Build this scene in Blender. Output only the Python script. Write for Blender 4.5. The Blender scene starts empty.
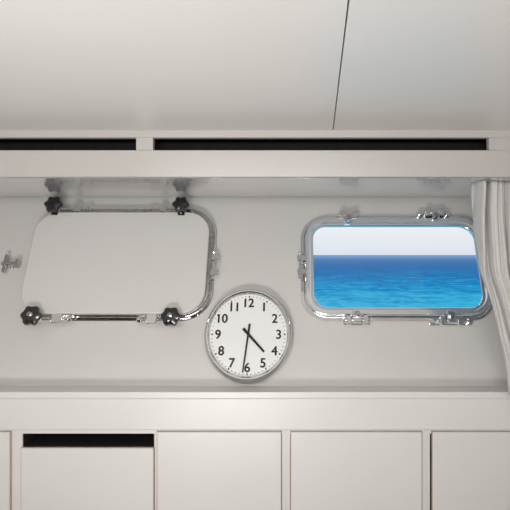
import bpy, math
from mathutils import Matrix, Vector
F=546.9; PX=291.0; PY=255.0; CZ=1.69
sc=bpy.context.scene
sc.view_settings.view_transform='Standard'
sc.view_settings.look='None'
COL=sc.collection
# ---------------------------------------------------------------- materials
def mat(name,color,rough=0.5,metal=0.0,var=0.0,scale=6.0,bump=0.0,bscale=80,spec=0.5,coat=0.0):
    m=bpy.data.materials.new(name); m.use_nodes=True
    nt=m.node_tree; b=nt.nodes['Principled BSDF']
    b.inputs['Roughness'].default_value=rough; b.inputs['Metallic'].default_value=metal
    b.inputs['Specular IOR Level'].default_value=spec
    b.inputs['Coat Weight'].default_value=coat; b.inputs['Coat Roughness'].default_value=.08
    tc=nt.nodes.new('ShaderNodeTexCoord'); n=nt.nodes.new('ShaderNodeTexNoise')
    n.inputs['Scale'].default_value=scale; n.inputs['Detail'].default_value=3
    nt.links.new(tc.outputs['Object'],n.inputs['Vector'])
    r=nt.nodes.new('ShaderNodeValToRGB')
    c=Vector(color)
    r.color_ramp.elements[0].color=(*(c*(1-var)),1); r.color_ramp.elements[1].color=(*[min(1,x) for x in c*(1+var)],1)
    r.color_ramp.elements[0].position=.3; r.color_ramp.elements[1].position=.7
    nt.links.new(n.outputs['Fac'],r.inputs['Fac']); nt.links.new(r.outputs['Color'],b.inputs['Base Color'])
    if bump>0:
        n2=nt.nodes.new('ShaderNodeTexNoise'); n2.inputs['Scale'].default_value=bscale
        nt.links.new(tc.outputs['Object'],n2.inputs['Vector'])
        bp=nt.nodes.new('ShaderNodeBump'); bp.inputs['Strength'].default_value=bump; bp.inputs['Distance'].default_value=.002
        nt.links.new(n2.outputs['Fac'],bp.inputs['Height']); nt.links.new(bp.outputs['Normal'],b.inputs['Normal'])
    return m
M_wall=mat('wall_paint',(.62,.602,.58),.42,var=.015,scale=2,bump=.05,bscale=40)
M_ceil=mat('ceiling_laminate',(.77,.752,.732),.34,var=.02,scale=1.5,spec=.4)
M_soff=mat('soffit_lacquer',(.49,.468,.446),.28,var=.01)
M_under=mat('soffit_underside_gloss',(.68,.69,.70),.12,var=.01,coat=1.0)
M_sill=mat('sill_lacquer',(.75,.735,.715),.35,var=.01)
M_cab=mat('cabinet_lacquer',(.74,.725,.705),.35,var=.01)
M_edge=mat('veneer_edge',(.42,.31,.23),.5,var=.15,scale=30)
M_dark=mat('dark_cavity',(.006,.006,.007),.8)
M_seam=mat('seam_shadow_gap',(.05,.05,.05),.8)
M_nich=mat('niche_interior',(.03,.026,.022),.6,var=.1)
M_chr=mat('polished_chrome',(.88,.88,.88),.07,1.0,var=.03,scale=20)
M_alu=mat('polished_aluminium',(.91,.92,.93),.16,.85,var=.02,scale=15)
M_dchr=mat('worn_chrome',(.55,.54,.53),.15,1.0,var=.25,scale=60)
M_rim=mat('clock_rim_chrome',(.60,.60,.60),.10,1.0,var=.03,scale=20)
M_plate=mat('plate_enamel',(.65,.635,.615),.27,var=.012,scale=3)
M_knob=mat('black_bakelite',(.010,.010,.011),.3,var=.1,coat=.2)
M_knob2=mat('black_knob_glossy',(.014,.014,.015),.12,var=.1,coat=.8)
M_face=mat('clock_dial_white',(.84,.84,.83),.5,var=.005)
M_ink=mat('clock_black',(.006,.006,.006),.4)
M_floor=mat('floor_teak',(.16,.09,.05),.4,var=.3,scale=5)
M_room=mat('cabin_paint',(.58,.57,.55),.5,var=.02)
M_panel=mat('dark_reflection_wall',(.08,.074,.07),.5,var=.3,scale=4)  # unseen front wall, kept dark so the chrome reflects contrast
M_cur=mat('curtain_fabric',(.60,.585,.57),.85,var=.03,scale=30,bump=.3,bscale=400,spec=.2)
def glassmat():
    m=bpy.data.materials.new('clear_glass'); m.use_nodes=True; nt=m.node_tree; nt.nodes.clear()
    o=nt.nodes.new('ShaderNodeOutputMaterial'); mx=nt.nodes.new('ShaderNodeMixShader')
    t=nt.nodes.new('ShaderNodeBsdfTransparent'); g=nt.nodes.new('ShaderNodeBsdfGlossy'); g.inputs['Roughness'].default_value=.03
    mx.inputs[0].default_value=.03
    nt.links.new(t.outputs[0],mx.inputs[1]); nt.links.new(g.outputs[0],mx.inputs[2]); nt.links.new(mx.outputs[0],o.inputs[0])
    return m
M_glass=glassmat()
def seamat():
    m=bpy.data.materials.new('sea_water'); m.use_nodes=True; nt=m.node_tree; b=nt.nodes['Principled BSDF']
    b.inputs['Roughness'].default_value=1; b.inputs['Specular IOR Level'].default_value=0.0
    g=nt.nodes.new('ShaderNodeNewGeometry'); s=nt.nodes.new('ShaderNodeSeparateXYZ'); nt.links.new(g.outputs['Position'],s.inputs[0])
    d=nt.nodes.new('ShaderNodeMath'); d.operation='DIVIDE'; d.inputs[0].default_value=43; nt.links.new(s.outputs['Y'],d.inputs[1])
    def noise(sx_,sy_,det):
        mp=nt.nodes.new('ShaderNodeMapping'); mp.inputs['Scale'].default_value=(sx_,sy_,1)
        nt.links.new(g.outputs['Position'],mp.inputs['Vector'])
        n=nt.nodes.new('ShaderNodeTexNoise'); n.inputs['Scale'].default_value=1; n.inputs['Detail'].default_value=det; n.inputs['Roughness'].default_value=.6
        nt.links.new(mp.outputs[0],n.inputs['Vector']); return n.outputs['Fac']
    def M(op,a,b_,c=None):
        n=nt.nodes.new('ShaderNodeMath'); n.operation=op
        for k,v in enumerate((a,b_,c)):
            if v is None: continue
            if isinstance(v,(int,float)): n.inputs[k].default_value=v
            else: nt.links.new(v,n.inputs[k])
        return n.outputs[0]
    t=M('ADD',d.outputs[0],.01)
    for a_,b_,det,amp in ((.05,.10,2,.55),(.30,.35,2,1.0),(.012,.02,3,.5),(1.2,.9,2,1.3)):
        t=M('MULTIPLY_ADD',M('SUBTRACT',noise(a_,b_,det),.5),amp,t)
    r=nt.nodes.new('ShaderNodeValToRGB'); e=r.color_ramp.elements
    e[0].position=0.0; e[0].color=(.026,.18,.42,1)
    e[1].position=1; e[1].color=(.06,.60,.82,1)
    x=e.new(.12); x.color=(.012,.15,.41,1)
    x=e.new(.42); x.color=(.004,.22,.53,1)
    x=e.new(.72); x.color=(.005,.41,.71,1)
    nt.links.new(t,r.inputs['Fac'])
    hz=M('DIVIDE',s.outputs['Y'],1700)  # pale horizon haze, painted into the water colour with distance
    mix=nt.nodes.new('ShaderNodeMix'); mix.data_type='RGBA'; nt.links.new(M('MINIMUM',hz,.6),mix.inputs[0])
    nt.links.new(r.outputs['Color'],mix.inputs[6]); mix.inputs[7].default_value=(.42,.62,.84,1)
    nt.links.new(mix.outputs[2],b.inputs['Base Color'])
    return m
M_sea=seamat()
# ---------------------------------------------------------------- geometry helpers
class G:
    def __init__(s): s.v=[];s.f=[];s.m=[]
    def add(s,vs,fs,mi=0):
        o=len(s.v); s.v+= [tuple(p) for p in vs]
        for f in fs: s.f.append(tuple(o+i for i in f)); s.m.append(mi)
    def box(s,x0,x1,y0,y1,z0,z1,mi=0):
        s.add([(x0,y0,z0),(x1,y0,z0),(x1,y1,z0),(x0,y1,z0),(x0,y0,z1),(x1,y0,z1),(x1,y1,z1),(x0,y1,z1)],
              [(3,2,1,0),(4,5,6,7),(0,1,5,4),(1,2,6,5),(2,3,7,6),(3,0,4,7)],mi)
    def ring(s,cx,cy,hw,hh,r,prof,n=10,mi=0):
        L=[[(x,y,w) for x,y in rr(cx,cy,hw+o,hh+o,max(r+o,.002),n)] for o,w in prof]
        N=len(L[0]); P=len(prof); vs=[p for l in L for p in l]; fs=[]
        for a in range(P):
            b=(a+1)%P
            for i in range(N):
                j=(i+1)%N; fs.append((a*N+i,a*N+j,b*N+j,b*N+i))
        s.add(vs,fs,mi)
    def plate(s,cx,cy,hw,hh,r,lay,n=10,mi=0):
        L=[[(x,y,w) for x,y in rr(cx,cy,hw+o,hh+o,max(r+o,.0015),n)] for o,w in lay]
        N=len(L[0]); vs=[p for l in L for p in l]; fs=[]
        for a in range(len(lay)-1):
            for i in range(N):
                j=(i+1)%N; fs.append((a*N+i,a*N+j,(a+1)*N+j,(a+1)*N+i))
        fs.append(tuple(range(N-1,-1,-1))); fs.append(tuple((len(lay)-1)*N+i for i in range(N)))
        s.add(vs,fs,mi)
    def lathe(s,o,axis,prof,n=32,lobes=0,amp=0,mi=0,sc=(1,1)):
        ax=Vector(axis).normalized()
        if abs(ax.z)>.9: e1=Vector((1,0,0))
        else: e1=Vector((0,0,1)).cross(ax).normalized()
        e2=ax.cross(e1); o=Vector(o); vs=[];fs=[]
        for r,h in prof:
            for i in range(n):
                t=2*math.pi*i/n; k=r*(1+amp*math.cos(lobes*t)) if lobes else r
                vs.append(o+ax*h+e1*(k*math.cos(t)*sc[0])+e2*(k*math.sin(t)*sc[1]))
        for a in range(len(prof)-1):
            for i in range(n):
                j=(i+1)%n; fs.append((a*n+i,a*n+j,(a+1)*n+j,(a+1)*n+i))
        fs.append(tuple(range(n-1,-1,-1))); fs.append(tuple((len(prof)-1)*n+i for i in range(n)))
        s.add(vs,fs,mi)
    def rod(s,a,b,r,n=20,mi=0,thread=0):
        a=Vector(a);b=Vector(b);l=(b-a).length; c=min(r*.3,l*.1)
        prof=[(r-c,0),(r,c)]
        if thread:
            k=int(l/thread)
            for i in range(1,2*k-1): prof.append((r if i%2 else r*.8, i*thread/2+c))
        prof+=[(r,l-c),(r-c,l)]
        s.lathe(a,b-a,prof,n=n,mi=mi)
def rr(cx,cy,hw,hh,r,n):
    pts=[]; r=min(r,hw,hh)
    for qx,qy,a0 in ((1,1,0),(-1,1,90),(-1,-1,180),(1,-1,270)):
        for i in range(n+1):
            t=math.radians(a0+90*i/n); pts.append((cx+qx*(hw-r)+r*math.cos(t),cy+qy*(hh-r)+r*math.sin(t)))
    return pts
def obj(name,g,mats,parent=None,M=None,label=None,category=None,kind=None,bev=0,smooth=True,group=None):
    me=bpy.data.meshes.new(name); me.from_pydata(g.v,[],g.f)
    if not isinstance(mats,(list,tuple)): mats=[mats]
    for m in mats: me.materials.append(m)
    me.polygons.foreach_set('material_index',g.m)
    me.update()
    import bmesh
    bm=bmesh.new(); bm.from_mesh(me); bmesh.ops.recalc_face_normals(bm,faces=bm.faces); bm.to_mesh(me); bm.free()
    if smooth:
        me.polygons.foreach_set('use_smooth',[True]*len(me.polygons)); me.update(); me.set_sharp_from_angle(angle=math.radians(32))
    o=bpy.data.objects.new(name,me); COL.objects.link(o)
    if parent: o.parent=parent
    if M is not None: o.matrix_local=M
    if bev:
        b=o.modifiers.new('bevel','BEVEL'); b.width=bev; b.segments=3; b.limit_method='ANGLE'; b.angle_limit=math.radians(40)
    tag(o,label,category,kind,group); return o
def tag(o,label=None,category=None,kind=None,group=None):
    if label:o['label']=label
    if category:o['category']=category
    if kind:o['kind']=kind
    if group:o['group']=group
def empty(name,M,label,category,kind=None,group=None):
    e=bpy.data.objects.new(name,None); e.empty_display_size=.05; COL.objects.link(e); e.matrix_world=M
    tag(e,label,category,kind,group); return e
def X(px,d): return (px-PX)*d/F
def Z(py,d): return CZ-(py-PY)*d/F
# wall frame (hull side leaning outwards)
AL=math.radians(23.5); c_,s_=math.cos(AL),math.sin(AL)
MW=Matrix(((1,0,0,0),(0,s_,-c_,2.0),(0,c_,s_,CZ),(0,0,0,1)))
def W(px,py,w=0):
    dx=(px-PX)/F; dz=-(py-PY)/F
    t=(w-2*c_)/(-c_+s_*dz)
    p=Vector((t*dx,t-2.0,t*dz)); return p.x, p.y*s_+p.z*c_
XL,XR=-1.9,1.5
DS=1.56; ZC=Z(130,DS); ZS=Z(177,DS)
DB=1.7317; ZB=Z(392,DB)
# ---------------------------------------------------------------- wall with porthole opening
WG=.014
wx0,_=W(313.5,267,WG); wx1,_=W(478,267,WG); _,wy1=W(395,226.5,WG); _,wy0=W(395,308,WG)
CX,CY,HW,HH=(wx0+wx1)/2,(wy0+wy1)/2,(wx1-wx0)/2,(wy1-wy0)/2
RC=.05
g=G()
n=10; inner=rr(CX,CY,HW+.022,HH+.022,RC+.02,n); vb=(ZB-CZ-.02)/c_; vt=(ZC-CZ)/c_
outer=[(XR,vt),(XL,vt),(XL,vb),(XR,vb)]
N=len(inner); TH=-.012
for w in (0,TH):
    vs=[(x,y,w) for x,y in inner]+[(x,y,w) for x,y in outer]; fs=[]
    for k in range(4):
        for i in range(n): fs.append((N+k,k*(n+1)+i,k*(n+1)+i+1))
        k2=(k+1)%4; fs.append((N+k,k*(n+1)+n,k2*(n+1),N+k2))
    g.add(vs,fs)
g.add([(x,y,0) for x,y in inner]+[(x,y,TH) for x,y in inner],[(i,(i+1)%N,N+(i+1)%N,N+i) for i in range(N)])
g.add([(x,y,0) for x,y in outer]+[(x,y,TH) for x,y in outer],[(i,(i+1)%4,4+(i+1)%4,4+i) for i in range(4)])
obj('wall_back',g,M_wall,M=MW,label='pale grey painted cabin wall leaning outwards, with porthole opening',category='wall',kind='structure',smooth=False)
g=G(); g.box(XL,XR,2.1,2.15,0,ZB-.02); obj('wall_back_lower',g,M_room,label='painted wall behind the cabinets',category='wall',kind='structure')
g=G(); g.box(XL-.05,XL,-1.8,2.2,0,ZC); obj('wall_left',g,M_room,label='painted cabin side wall',category='wall',kind='structure')
g=G(); g.box(XR,XR+.05,-1.8,2.2,0,ZC); obj('wall_right',g,M_room,label='painted cabin side wall',category='wall',kind='structure')
g=G(); g.box(XL,XR,-1.85,-1.8,0,ZC); obj('wall_front',g,M_panel,label='unseen cabin wall behind the viewer, kept dark for chrome contrast',category='wall',kind='structure')
g=G(); g.box(XL,XR,-1.8,2.2,-.05,0); obj('floor',g,M_floor,label='dark teak cabin floor',category='floor',kind='structure')
# ceiling: two laminate panels with a narrow gap
g=G()
xa=X(333,DS); d64=(ZC-CZ)*F/191; xb=X(341,d64); slope=(xb-xa)/(d64-DS)
def sx(y): return xa+slope*(y-DS)
gap=.0013
for side in (0,1):
    y0,y1=-1.8,2.2
    if side==0: q=[(XL,y0),(sx(y0)-gap,y0),(sx(y1)-gap,y1),(XL,y1)]
    else: q=[(sx(y0)+gap,y0),(XR,y0),(XR,y1),(sx(y1)+gap,y1)]
    vs=[(x,y,ZC) for x,y in q]+[(x,y,ZC+.012) for x,y in q]
    g.add(vs,[(0,1,2,3),(7,6,5,4),(0,1,5,4),(1,2,6,5),(2,3,7,6),(3,0,4,7)])
g.box(XL,XR,-1.8,2.2,ZC+.013,ZC+.04,1)
obj('ceiling',g,[M_ceil,M_seam],label='off-white laminate ceiling panels with a narrow seam',category='ceiling',kind='structure',smooth=False)
# soffit with ventilation slots
g=G(); t=.022; za=Z(137.5,DS); zb=Z(150.5,DS)
g.box(XL,XR,DS,DS+t,za,ZC)
g.box(XL,XR,DS-.004,DS+t,ZS,zb)
for a,b in ((X(136,DS),X(153,DS)),(X(489,DS),XR),(XL,X(-140,DS))): g.box(a,b,DS,DS+t,zb,za)
g.box(XL,XR,DS+t,2.095,ZS,ZS+.012,2)
g.box(XL,XR,DS+.09,DS+.1,ZS+.012,ZC,1)
g.box(XL,XR,DS+t,DS+.09,ZS+.013,ZS+.02,1); g.box(XL,XR,DS+t,DS+.09,ZC-.006,ZC-.001,1)
obj('trim_1',g,[M_soff,M_dark,M_under],label='grey lacquered soffit with long dark ventilation slots',category='soffit',kind='structure',bev=.0012,smooth=False)
# sill
g=G(); g.box(XL,XR,DB,1.85,ZB-.022,ZB); g.box(XL,XR,DB+.005,1.80,Z(430,DB+.005),ZB-.022)
obj('trim_2',g,M_sill,label='off-white lacquered ledge below the porthole wall',category='ledge',kind='structure',bev=.003,smooth=False)
# ---------------------------------------------------------------- cabinets
DC=1.742; ZT=Z(430,DB+.005)-.001
def cabinet(x0,x1,door,label):
    a,b=X(x0,DC)+.0003,X(x1,DC)-.0003
    e=empty('cabinet',Matrix.Translation(((a+b)/2,DC,0)),label,'cabinet')
    Mi=Matrix.Translation((-(a+b)/2,-DC,0))
    L=a+ (.030 if not door else .012); R=b-(.002 if not door else .012)
    g=G(); top=.012; zn=Z(447,DC)
    g.box(a,L,DC,2.09,0,ZT); g.box(R,b,DC,2.09,0,ZT); g.box(L,R,DC,2.09,ZT-top,ZT)
    g.box(L,R,DC,2.09,0,.08); g.box(L,R,2.07,2.09,.08,ZT-top,1)
    if not door:
        g.box(L,R,DC+.002,2.07,zn-.012,zn,1); g.box(L,L+.002,DC+.004,2.07,zn,ZT-top,1)
        g.box(R-.002,R,DC+.004,2.07,zn,ZT-top,1); g.box(L,R,DC+.004,2.07,ZT-top-.002,ZT-top,1)
    obj('body',g,[M_cab,M_nich],e,Mi,smooth=False)
    dx0,dx1,zt=(door[0],door[1],ZT-.005) if door else (None,None,zn-.001)
    p,q=(X(dx0,DC),X(dx1,DC)) if door else (L,R-.001)
    g=G(); g.box(p,q,DC-.010,DC-.0005,.085,zt)
    d=obj('door',g,M_cab,e,Mi,bev=.001,smooth=False)
    g=G(); g.box(p-.0025,q+.0025,DC-.006,DC-.0004,.083,zt+.002)
    obj('door_edge_banding',g,M_edge,d,Matrix.Identity(4),label='thin brown veneer edge',smooth=False)
cabinet(-220,13,(-215,11),'off-white lacquered cabinet with brown-edged door beside an open niche')
cabinet(13,155,None,'off-white cabinet with a dark open niche under the ledge')
cabinet(155,286,(158,281),'off-white lacquered cabinet with brown-edged door next to the dark niche')
cabinet(286,426,(291,421),'off-white lacquered cabinet with brown-edged door between two others')
cabinet(426,640,(432,635),'wide off-white lacquered cabinet with brown-edged door under the curtain')
# ---------------------------------------------------------------- open porthole
PXM=.00366
def wallparent(e): return e.matrix_world.inverted()@MW
def wobj(name,g,mats,parent,**k):
    return obj(name,g,mats,parent,Matrix.Identity(4) if parent.type=='MESH' else wallparent(parent),**k)
win=empty('window_1',MW@Matrix.Translation((CX,CY-HH,0)),'polished rectangular ship porthole with sea view, clock beside it','porthole','structure')
g=G()
g.ring(CX,CY,HW,HH,RC,[(.012,0),(.043,0),(.047,.003),(.047,.008),(.045,.011),(.036,.011),(.033,.009),(.031,.002),(.012,.002)])
g.ring(CX,CY,HW,HH,RC,[(.012,TH-.004),(.024,TH-.004),(.024,.0),(.012,.0)],mi=1)
wobj('frame',g,[M_chr,M_alu],win)
g=G()
g.ring(CX,CY,HW,HH,RC,[(.0,.010),(.024,.006),(.0275,.010),(.0275,.028),(.0260,.031),(.013,.031),(.0115,.029),(.0095,.020),(.002,.019),(0,.017)])
wobj('sash',g,M_alu,win,label='broad satin aluminium sash ring')
g=G(); g.plate(CX,CY,HW+.002,HH+.002,RC,[(0,.011),(0,.015)])
wobj('glass',g,M_glass,win)
def slab(g,u,v,hw,hh,w0,w1,r=.004): g.plate(u,v,hw,hh,r,[(0,w0),(0,w1-.0015),(-.0015,w1)],n=5)
def clampg(px,py,out,width,parent=win,wide=0):
    """flat foot plate with two cheeks, cross pin, flat tongue over the sash and a hex nut"""
    u,v=W(px,py,.02); h=width*PXM/2; g=G()
    slab(g,u,v,h+wide,.011,.004,.014)
    for s in (-1,1): slab(g,u+s*h*.62,v,.009,.016,.006,.036)
    g.rod((u-h*.98,v,.025),(u+h*.98,v,.025),.008)
    slab(g,u,v-out*.014,.014,.022,.026,.038,.006)
    if wide:
        for s in (-1,1): g.lathe((u+s*(h+wide-.011),v,.014),(0,0,1),[(.009,0),(.0105,.002),(.0105,.010),(.008,.012)],n=24)
    o=wobj('clamp',g,M_chr,parent,label='chrome swing clamp')
    g=G(); g.lathe((u,v-out*.018,.038),(0,0,1),[(.010,0),(.0115,.002),(.0115,.010),(.009,.012)],n=6)
    wobj('nut',g,M_dchr,o); return o
clampg(348,216,1,21); clampg(434,213.5,1,22,wide=.022); clampg(357,321,-1,25); clampg(451,321.5,-1,26,wide=.028)
def hinge(parent,px,py,k_=1.3):
    u,v=W(px,py,.02); g=G()
    g.rod((u,v-.034*k_,.022),(u,v+.034*k_,.022),.0075)
    for k in (-.020*k_,.020*k_): slab(g,u+.005,v+k,.016,.012,.002,.034)
    for s in (1,-1): g.lathe((u,v+s*.032*k_,.022),(0,s,0),[(.009,0),(.0105,.002),(.0105,.008),(.008,.010)])
    return wobj('hinge',g,M_chr,parent,label='chrome barrel hinge')
hinge(win,300.5,266)
# ---------------------------------------------------------------- covered porthole
rx0,_=W(52,266); rx1,_=W(213.5,266); _,ry1=W(130,212.5); _,ry0=W(130,320)
C2=((rx0+rx1)/2,(ry0+ry1)/2,(rx1-rx0)/2,(ry1-ry0)/2)
w2=empty('window_2',MW@Matrix.Translation((C2[0],C2[1]-C2[3],0)),'chrome porthole ring behind a white cover plate','porthole','structure')
g=G(); cx,cy,hw,hh=C2
g.ring(cx,cy,hw,hh,.10,[(-.03,.0),(.0,0),(.006,.003),(.006,.010),(.003,.013),(-.03,.013)])
wobj('frame',g,M_chr,w2)
g=G(); g.ring(cx,cy,hw,hh,.10,[(-.020,.014),(-.005,.014),(-.002,.020),(-.002,.032),(-.006,.036),(-.020,.036)])
wobj('sash',g,M_dchr,w2,label='worn chrome sash ring')
hinge(w2,213,266,1.45)
px0,_=W(27,264,.05); px1,_=W(207,264,.05); _,py1=W(130,212,.05); _,py0=W(130,313.5,.05)
cx,cy,hw,hh=(px0+px1)/2,(py0+py1)/2,(px1-px0)/2,(py1-py0)/2
cov=empty('porthole_cover',MW@Matrix.Translation((cx,cy-hh,.035)),'white rounded rectangular deadlight cover with black star knobs','porthole cover')
g=G(); g.plate(cx,cy,hw,hh,.085,[(-.004,.036),(0,.038),(0,.047),(-.001,.050),(-.004,.052)],n=14)
wobj('plate',g,M_plate,cov)
for px,py,r,s in ((54,205,.030,1),(181,205,.028,1),(32,316,.033,-1),(171,317,.032,-1)):
    u,v=W(px,py,.07)
    side=1 if px in(54,32) else -1
    big=1.45 if s<0 else 1
    g=G(); g.rod((u,v,.002),(u,v,.062),.008)
    slab(g,u,v-s*.012,.014,.022,.03,.054)
    ru,rv=W(px,py+(3 if s<0 else 4.5),.03)
    g.rod((u,rv,.030),(u+side*.118,rv,.030),.0062*big,thread=.005)
    slab(g,u+side*.072,rv,.012*big,.013*big,.010,.030+.012*big)
    g.lathe((u+side*.108,rv,.030),(side,0,0),[(.008*big,0),(.010*big,.003),(.010*big,.012),(.007*big,.016)],n=24)
    cl=wobj('clamp',g,M_chr,cov,label='chrome threaded swing bolt and bracket')
    g=G(); g.lathe((u,v,.056),(0,0,1),[(r*.45,0),(r*.55,.006),(r*.9,.010),(r,.014),(r,.022),(r*.93,.027),(r*.6,.031),(r*.3,.032)],n=72,lobes=6,amp=.12 if s>0 else .085)
    kn=wobj('knob',g,M_knob if s>0 else M_knob2,cl,label='black star-shaped knob')
    if s<0:
        g=G(); g.lathe((u,v,.087),(0,0,1),[(r*.30,0),(r*.32,.002),(r*.26,.007),(r*.1,.009)],n=24)
        wobj('knob_cap',g,M_dchr,kn,label='small metal cap')
# hold-back catch on the wall
u,v=W(10,264,.02)
hk=empty('wall_catch',MW@Matrix.Translation((u,v,0)),'small chrome hold-back catch fixed to the wall beside the cover','catch')
g=G(); slab(g,u+.002,v,.010,.011,0,.006); g.rod((u+.002,v,.006),(u+.002,v,.024),.007); wobj('base',g,M_chr,hk)
g=G()
slab(g,u-.014,v,.0055,.034,.018,.032,.003); g.rod((u-.028,v,.024),(u+.032,v,.024),.007)
slab(g,u+.028,v,.006,.015,.016,.032,.003)
wobj('handle',g,M_dchr,hk)
# ---------------------------------------------------------------- clock
wc=.03
ux0,_=W(203.8,335,wc); ux1,_=W(292.6,335,wc); _,v1=W(248,288.5,wc); _,v0=W(248,383,wc)
R=(ux1-ux0)/2; S=(v1-v0)/2/R; cu,cv=(ux0+ux1)/2,(v0+v1)/2
ck=empty('wall_clock',MW@Matrix.Translation((cu,cv,0)),'round white wall clock with chrome rim and black numerals','clock')
sc2=(1,S); I=Matrix.Identity(4)
def cobj(name,g,m,parent=ck,**k): return obj(name,g,m,parent,I,**k)
g=G(); g.lathe((0,0,.001),(0,0,1),[(R*.9,0),(R*.97,.004),(R*.97,.022),(R*.88,.024)],n=96,sc=sc2); cobj('case',g,M_rim)
g=G(); prof=[(R*.870,.020),(R*.873,.031),(R*.89,.037),(R*.915,.041),(R*.94,.041),(R*.97,.036),(R*.993,.027),(R,.018),(R*.985,.008),(R*.95,.006)]
n=128; vs=[];fs=[]
for r,h in prof:
    for i in range(n):
        t=2*math.pi*i/n; vs.append((r*math.cos(t),r*math.sin(t)*S,h))
P=len(prof)
for a in range(P):
    b=(a+1)%P
    for i in range(n): j=(i+1)%n; fs.append((a*n+i,a*n+j,b*n+j,b*n+i))
g.add(vs,fs); cobj('rim',g,M_rim,label='polished chrome rim')
g=G(); g.lathe((0,0,.024),(0,0,1),[(R*.88,0),(R*.88,.002)],n=96,sc=sc2); dial=cobj('dial',g,M_face,label='plain white dial')
g=G(); zf=.0263
def quad(rad,ang,l,w,z=zf,th=.0004):
    a=math.radians(90-ang); d=Vector((math.cos(a),math.sin(a),0)); p=Vector((-d.y,d.x,0)); vs=[]
    for zz in (z,z+th):
        for s1,s2 in ((-1,-1),(1,-1),(1,1),(-1,1)):
            q=d*(rad+s1*l/2)+p*(s2*w/2); vs.append((q.x,q.y*S,zz))
    g.add(vs,[(3,2,1,0),(4,5,6,7),(0,1,5,4),(1,2,6,5),(2,3,7,6),(3,0,4,7)])
for i in range(60):
    if i%5: quad(R*.825,i*6,R*.024,R*.013)
    else: quad(R*.82,i*6,R*.040,R*.028)
for h in range(1,13):
    cu_=bpy.data.curves.new('t','FONT'); cu_.body=str(h); cu_.size=R*.270; cu_.align_x='CENTER'; cu_.align_y='CENTER'; cu_.extrude=.0002
    cu_.resolution_u=6
    to=bpy.data.objects.new('t',cu_); COL.objects.link(to); bpy.context.view_layer.update()
    me=bpy.data.meshes.new_from_object(to.evaluated_get(bpy.context.evaluated_depsgraph_get()))
    xs=[v.co.x for v in me.vertices]; ys=[v.co.y for v in me.vertices]; mx,my=(min(xs)+max(xs))/2,(min(ys)+max(ys))/2
    a=math.radians(90-30*h); rx=R*.685; dl=R*.0080
    for kk,(ox,oy) in enumerate(((dl,0),(-dl,0),(0,dl*.7),(0,-dl*.7))):   # bold strokes
        g.add([((v.co.x-mx)*1.02+ox+rx*math.cos(a),((v.co.y-my)+oy+rx*math.sin(a))*S,zf+.0004+kk*.00004+v.co.z) for v in me.vertices],[tuple(p.vertices) for p in me.polygons])
    bpy.data.objects.remove(to); bpy.data.curves.remove(cu_); bpy.data.meshes.remove(me)
obj('dial_markings',g,M_ink,dial,I,label='black hour numerals and minute ticks',smooth=False)
def hand(name,ang,l,tail,w0,w1,z):
    a=math.radians(90-ang); d=Vector((math.cos(a),math.sin(a),0)); p=Vector((-d.y,d.x,0)); g=G(); vs=[]
    for zz in (z,z+.001):
        for r,w in ((-tail,w0),(l,w1)):
            for s in (-1,1):
                q=d*r+p*s*w/2; vs.append((q.x,q.y*S,zz))
    g.add(vs,[(0,1,3,2),(4,6,7,5),(0,2,6,4),(2,3,7,6),(3,1,5,7),(1,0,4,5)]); return cobj(name,g,M_ink,smooth=False)
hand('hour_hand',135.5,R*.52,R*.17,R*.065,R*.045,.029)
hand('minute_hand',187,R*.80,R*.22,R*.05,R*.03,.031)
g=G(); g.lathe((0,0,.026),(0,0,1),[(R*.035,0),(R*.035,.007),(R*.02,.008)],n=24); cobj('center_pin',g,M_ink)
# ---------------------------------------------------------------- curtain
g=G(); NS,NV=300,50; ztop=ZS-.001; dcur=1.655; zbot=Z(394,dcur)
edge=[(177,472),(200,472.5),(240,475),(270,480),(300,487),(340,497),(390,508),(430,514)]
def ex(py):
    for (a,b),(c2,d2) in zip(edge,edge[1:]):
        if py<=c2: return b+(d2-b)*max(0,(py-a))/(c2-a)
    return edge[-1][1]
vs=[];fs=[]
for j in range(NV+1):
    k=j/NV; z=ztop+(zbot-ztop)*k; py=PY-(z-CZ)*F/dcur
    xl=X(ex(py)+1.5,dcur)+.003*math.sin(11*k)+.002*math.sin(23*k+1); xr=X(590,dcur)
    for i in range(NS+1):
        s=i/NS; a=.024*(1-.4*k)*(1+.6*math.sin(17*s+1+2.5*k))
        ph=2*math.pi*(8*s+.35*math.sin(5*s+1.9*k)+.26*math.sin(13*s+.7+2.0*k))
        y=dcur+a*math.sin(ph)+.006*math.sin(2.3*ph+5*k)+.0035*math.sin(5*ph+9*k)
        x=xl+(xr-xl)*s+.003*math.cos(ph)*min(1,s*30)
        vs.append((x,y,z))
for j in range(NV):
    for i in range(NS): a=j*(NS+1)+i; fs.append((a,a+1,a+NS+2,a+NS+1))
g.add(vs,fs)
cu=obj('curtain',g,M_cur,label='pale grey-white pleated curtain gathered beside the porthole',category='curtain')
for p in cu.data.edges: p.use_edge_sharp=False
sm=cu.modifiers.new('solid','SOLIDIFY'); sm.thickness=.0015
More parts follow.
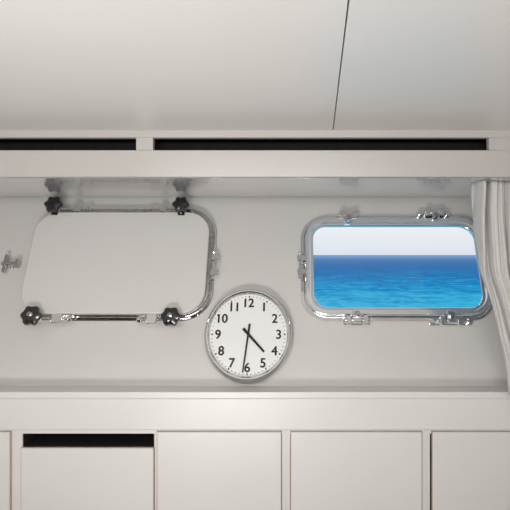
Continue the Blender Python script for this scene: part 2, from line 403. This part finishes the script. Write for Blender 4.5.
# ---------------------------------------------------------------- sea
g=G(); zz=CZ-4.2; ys=[4,20,60,200,1000,6000,40000]; vs=[];fs=[]
for y in ys: vs+=[(-y*2-20,y,zz),(y*2+20,y,zz)]
for i in range(len(ys)-1): fs.append((2*i,2*i+1,2*i+3,2*i+2))
g.add(vs,fs); obj('sea',g,M_sea,label='open blue to turquoise sea reaching the horizon',category='sea',kind='stuff',smooth=False)
# ---------------------------------------------------------------- world
w=bpy.data.worlds.new('world'); sc.world=w; w.use_nodes=True; nt=w.node_tree; bg=nt.nodes['Background']
tc=nt.nodes.new('ShaderNodeTexCoord'); s=nt.nodes.new('ShaderNodeSeparateXYZ'); nt.links.new(tc.outputs['Generated'],s.inputs[0])
r=nt.nodes.new('ShaderNodeValToRGB'); e=r.color_ramp.elements
e[0].position=0; e[0].color=(.76,.80,.88,1); e[1].position=.6; e[1].color=(.66,.74,.88,1)
x=e.new(.02); x.color=(.82,.86,.92,1); x=e.new(.06); x.color=(.90,.92,.95,1); x=e.new(.2); x.color=(.85,.9,.97,1)
nt.links.new(s.outputs['Z'],r.inputs['Fac']); nt.links.new(r.outputs['Color'],bg.inputs['Color']); bg.inputs['Strength'].default_value=1.0
# ---------------------------------------------------------------- lights
def area(name,loc,tgt,sx_,sy_,e,col,spread=180):
    l=bpy.data.lights.new(name,'AREA'); l.shape='RECTANGLE'; l.size=sx_; l.size_y=sy_; l.energy=e; l.color=col; l.spread=math.radians(spread)
    o=bpy.data.objects.new(name,l); COL.objects.link(o); o.location=loc
    o.rotation_euler=(Vector(tgt)-Vector(loc)).to_track_quat('-Z','Y').to_euler(); return o
area('cabin_light',(-.15,-.5,CZ+.30),(0,2,CZ-.3),1.4,.35,28,(1,.985,.965))
area('ceiling_fill',(-.4,-.2,CZ-.9),(-.35,.85,CZ+.3),.7,.4,17,(1,.985,.965),150)  # added fill aimed upwards to brighten the ceiling, no fixture there
# ---------------------------------------------------------------- camera
cd=bpy.data.cameras.new('camera'); cam=bpy.data.objects.new('camera',cd); COL.objects.link(cam)
cam.location=(0,0,CZ); cam.rotation_euler=(math.radians(90),0,0)
cd.sensor_width=36; cd.lens=F/510*36; cd.shift_x=-(PX-255)/510; cd.clip_start=.02; cd.clip_end=100000
sc.camera=cam
